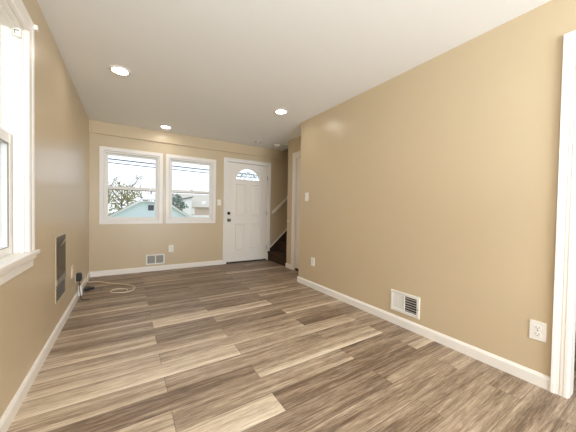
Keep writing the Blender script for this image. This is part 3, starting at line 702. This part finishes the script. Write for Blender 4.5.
def tree(name, label, x, y, zc, rad, crown, n, trunk_h, seed, spread=None):
    rnd = random.Random(seed); root = empty(name, (x, y, -.85)); tag(root, label, 'tree')
    t = MB(); t.tube(smooth_path([(x, y, -.85), (x+.05, y, zc*.4), (x-.05, y+.05, zc)]), .12, 8, r_end=.05)
    tips = []
    for i in range(14 if crown is None else 8):
        a = rnd.uniform(0, 2*PI); z0 = rnd.uniform(zc*.4, zc); L_ = rad*rnd.uniform(.6, 1.2)
        p = Vector((x, y, z0)); q = p+Vector((math.cos(a)*L_*.5, math.sin(a)*L_*.5, L_*.5)); e = p+Vector((math.cos(a)*L_*.8, math.sin(a)*L_*.8, L_*1.0))
        t.tube([p, q, e], .05, 6, r_end=.014); tips.append((q, e))
        for j in range(3):
            d = Vector((rnd.uniform(-1, 1), rnd.uniform(-1, 1), rnd.uniform(.0, 1)))*rad*.4
            t.tube([q.lerp(e, rnd.random()), e*.5+q*.5+d], .025, 5, r_end=.008); tips.append((q, e*.5+q*.5+d))
    t.build('trunk', M['bark'], root)
    f = MB()
    for i in range(n):
        if crown is None:
            q, e = rnd.choice(tips); c = q.lerp(e, rnd.uniform(.4, 1.1)); s_ = .10
            c = c+Vector((rnd.gauss(0, .12), rnd.gauss(0, .12), rnd.gauss(0, .12)))
        else:
            v = Vector((rnd.gauss(0, 1), rnd.gauss(0, 1), rnd.gauss(0, .8))).normalized()*rad*rnd.uniform(.45, 1.0)**.6
            v.x *= 1+.25*math.sin(3*v.z+seed); c = Vector((x, y, zc))+v; s_ = .17
        a, b = Vector((rnd.gauss(0, 1), rnd.gauss(0, 1), rnd.gauss(0, 1))).normalized(), Vector((rnd.gauss(0, 1), rnd.gauss(0, 1), rnd.gauss(0, 1)))
        b = a.cross(b).normalized(); s_ *= rnd.uniform(.6, 1.2)
        f.quad([c-a*s_, c-b*s_*.5, c+a*s_, c+b*s_*.5])
    f.build('foliage', crown or M['leaf1'], root)
tree('leafy_tree', 'yellow-green leafy tree behind the blue garage', -.1, 37, 2.2, 2.1, M['leaf1'], 800, 2, 5)
tree('leafy_tree', 'grey-green tree left of the white bay of the brick house', 5.55, 35.3, 1.65, 1.4, M['leaf2'], 700, 2, 9)
tree('bare_tree', 'tall nearly bare tree seen through the left far window', .5, 42, 4.2, 2.2, None, 150, 4, 12)
tree('bare_tree', 'smaller bare tree right of the tall one, above the garage roof', 3.0, 44, 2.6, 1.8, None, 130, 4, 21)
tree('bare_tree', 'thin bare tree at the left edge of the left far window', -2.3, 50, 4.3, 2.2, None, 160, 4, 33)

# power lines, one span each
def span(zl, zr, y, rad, label):
    pts = [(-14+34*t, y, zl+(zr-zl)*t-.35*4*t*(1-t)*.4) for t in [.33676+.66324*i/24 for i in range(25)]]
    tag(MB().tube(pts, rad, 6).build('power_line', M['wire']), label, 'power line', 'power lines across the street')
k_ = 20/11.0
for zz, rad, lab in ((2.93, .040, 'upper thick power line across both far windows'), (2.80, .030, 'lower power line across both far windows'), (2.865, .012, 'thin middle power line between the two thick ones')):
    span(1.0935+(zz-1.0935+.06)*k_, 1.0935+(zz-1.0935-.21)*k_, 20, rad, lab)

root = empty('utility_pole', (-2.9, 20, -.85)); tag(root, 'wooden utility pole carrying the power lines', 'utility pole')
k = MB(); k.tube([(-2.9, 20, -.85), (-2.9, 20, 5.6)], .13, 12, r_end=.10); k.build('pole', M['bark'], root)
k = MB(); k.box((-2.86, 19.9, 3.8), (-2.80, 20.1, 5.0), .01).box((-2.80, 19.95, 3.9), (-2.552, 20.05, 4.7), .01); k.build('bracket', M['bark'], root)
def neighbour():
    root = empty('neighbour_house', (-7, 3, -.85)); tag(root, 'pale sided neighbouring house outside the left window', 'house')
    s = MB(); s.box((-11, -3, -.85), (-5.0, 26, 4.1)); s.build('wall', M['palesiding'], root)
    s = MB(); s.prism([(-11.4, -3.4, 4.08), (-8, -3.4, 6.0), (-4.6, -3.4, 4.08)], (0, 29.8, 0)); s.build('roof', M['palroof'], root)
    for yy in (3.2, 7.2):
        s = MB(); s.box((-5.0, yy, .6), (-4.96, yy+1.0, 2.0), .01); f = s.build('window', M['white_out'], root)
        s = MB(); s.box((-4.962, yy+.08, .68), (-4.955, yy+.92, 1.92)); s.build('pane', M['outglass'], f)
neighbour()
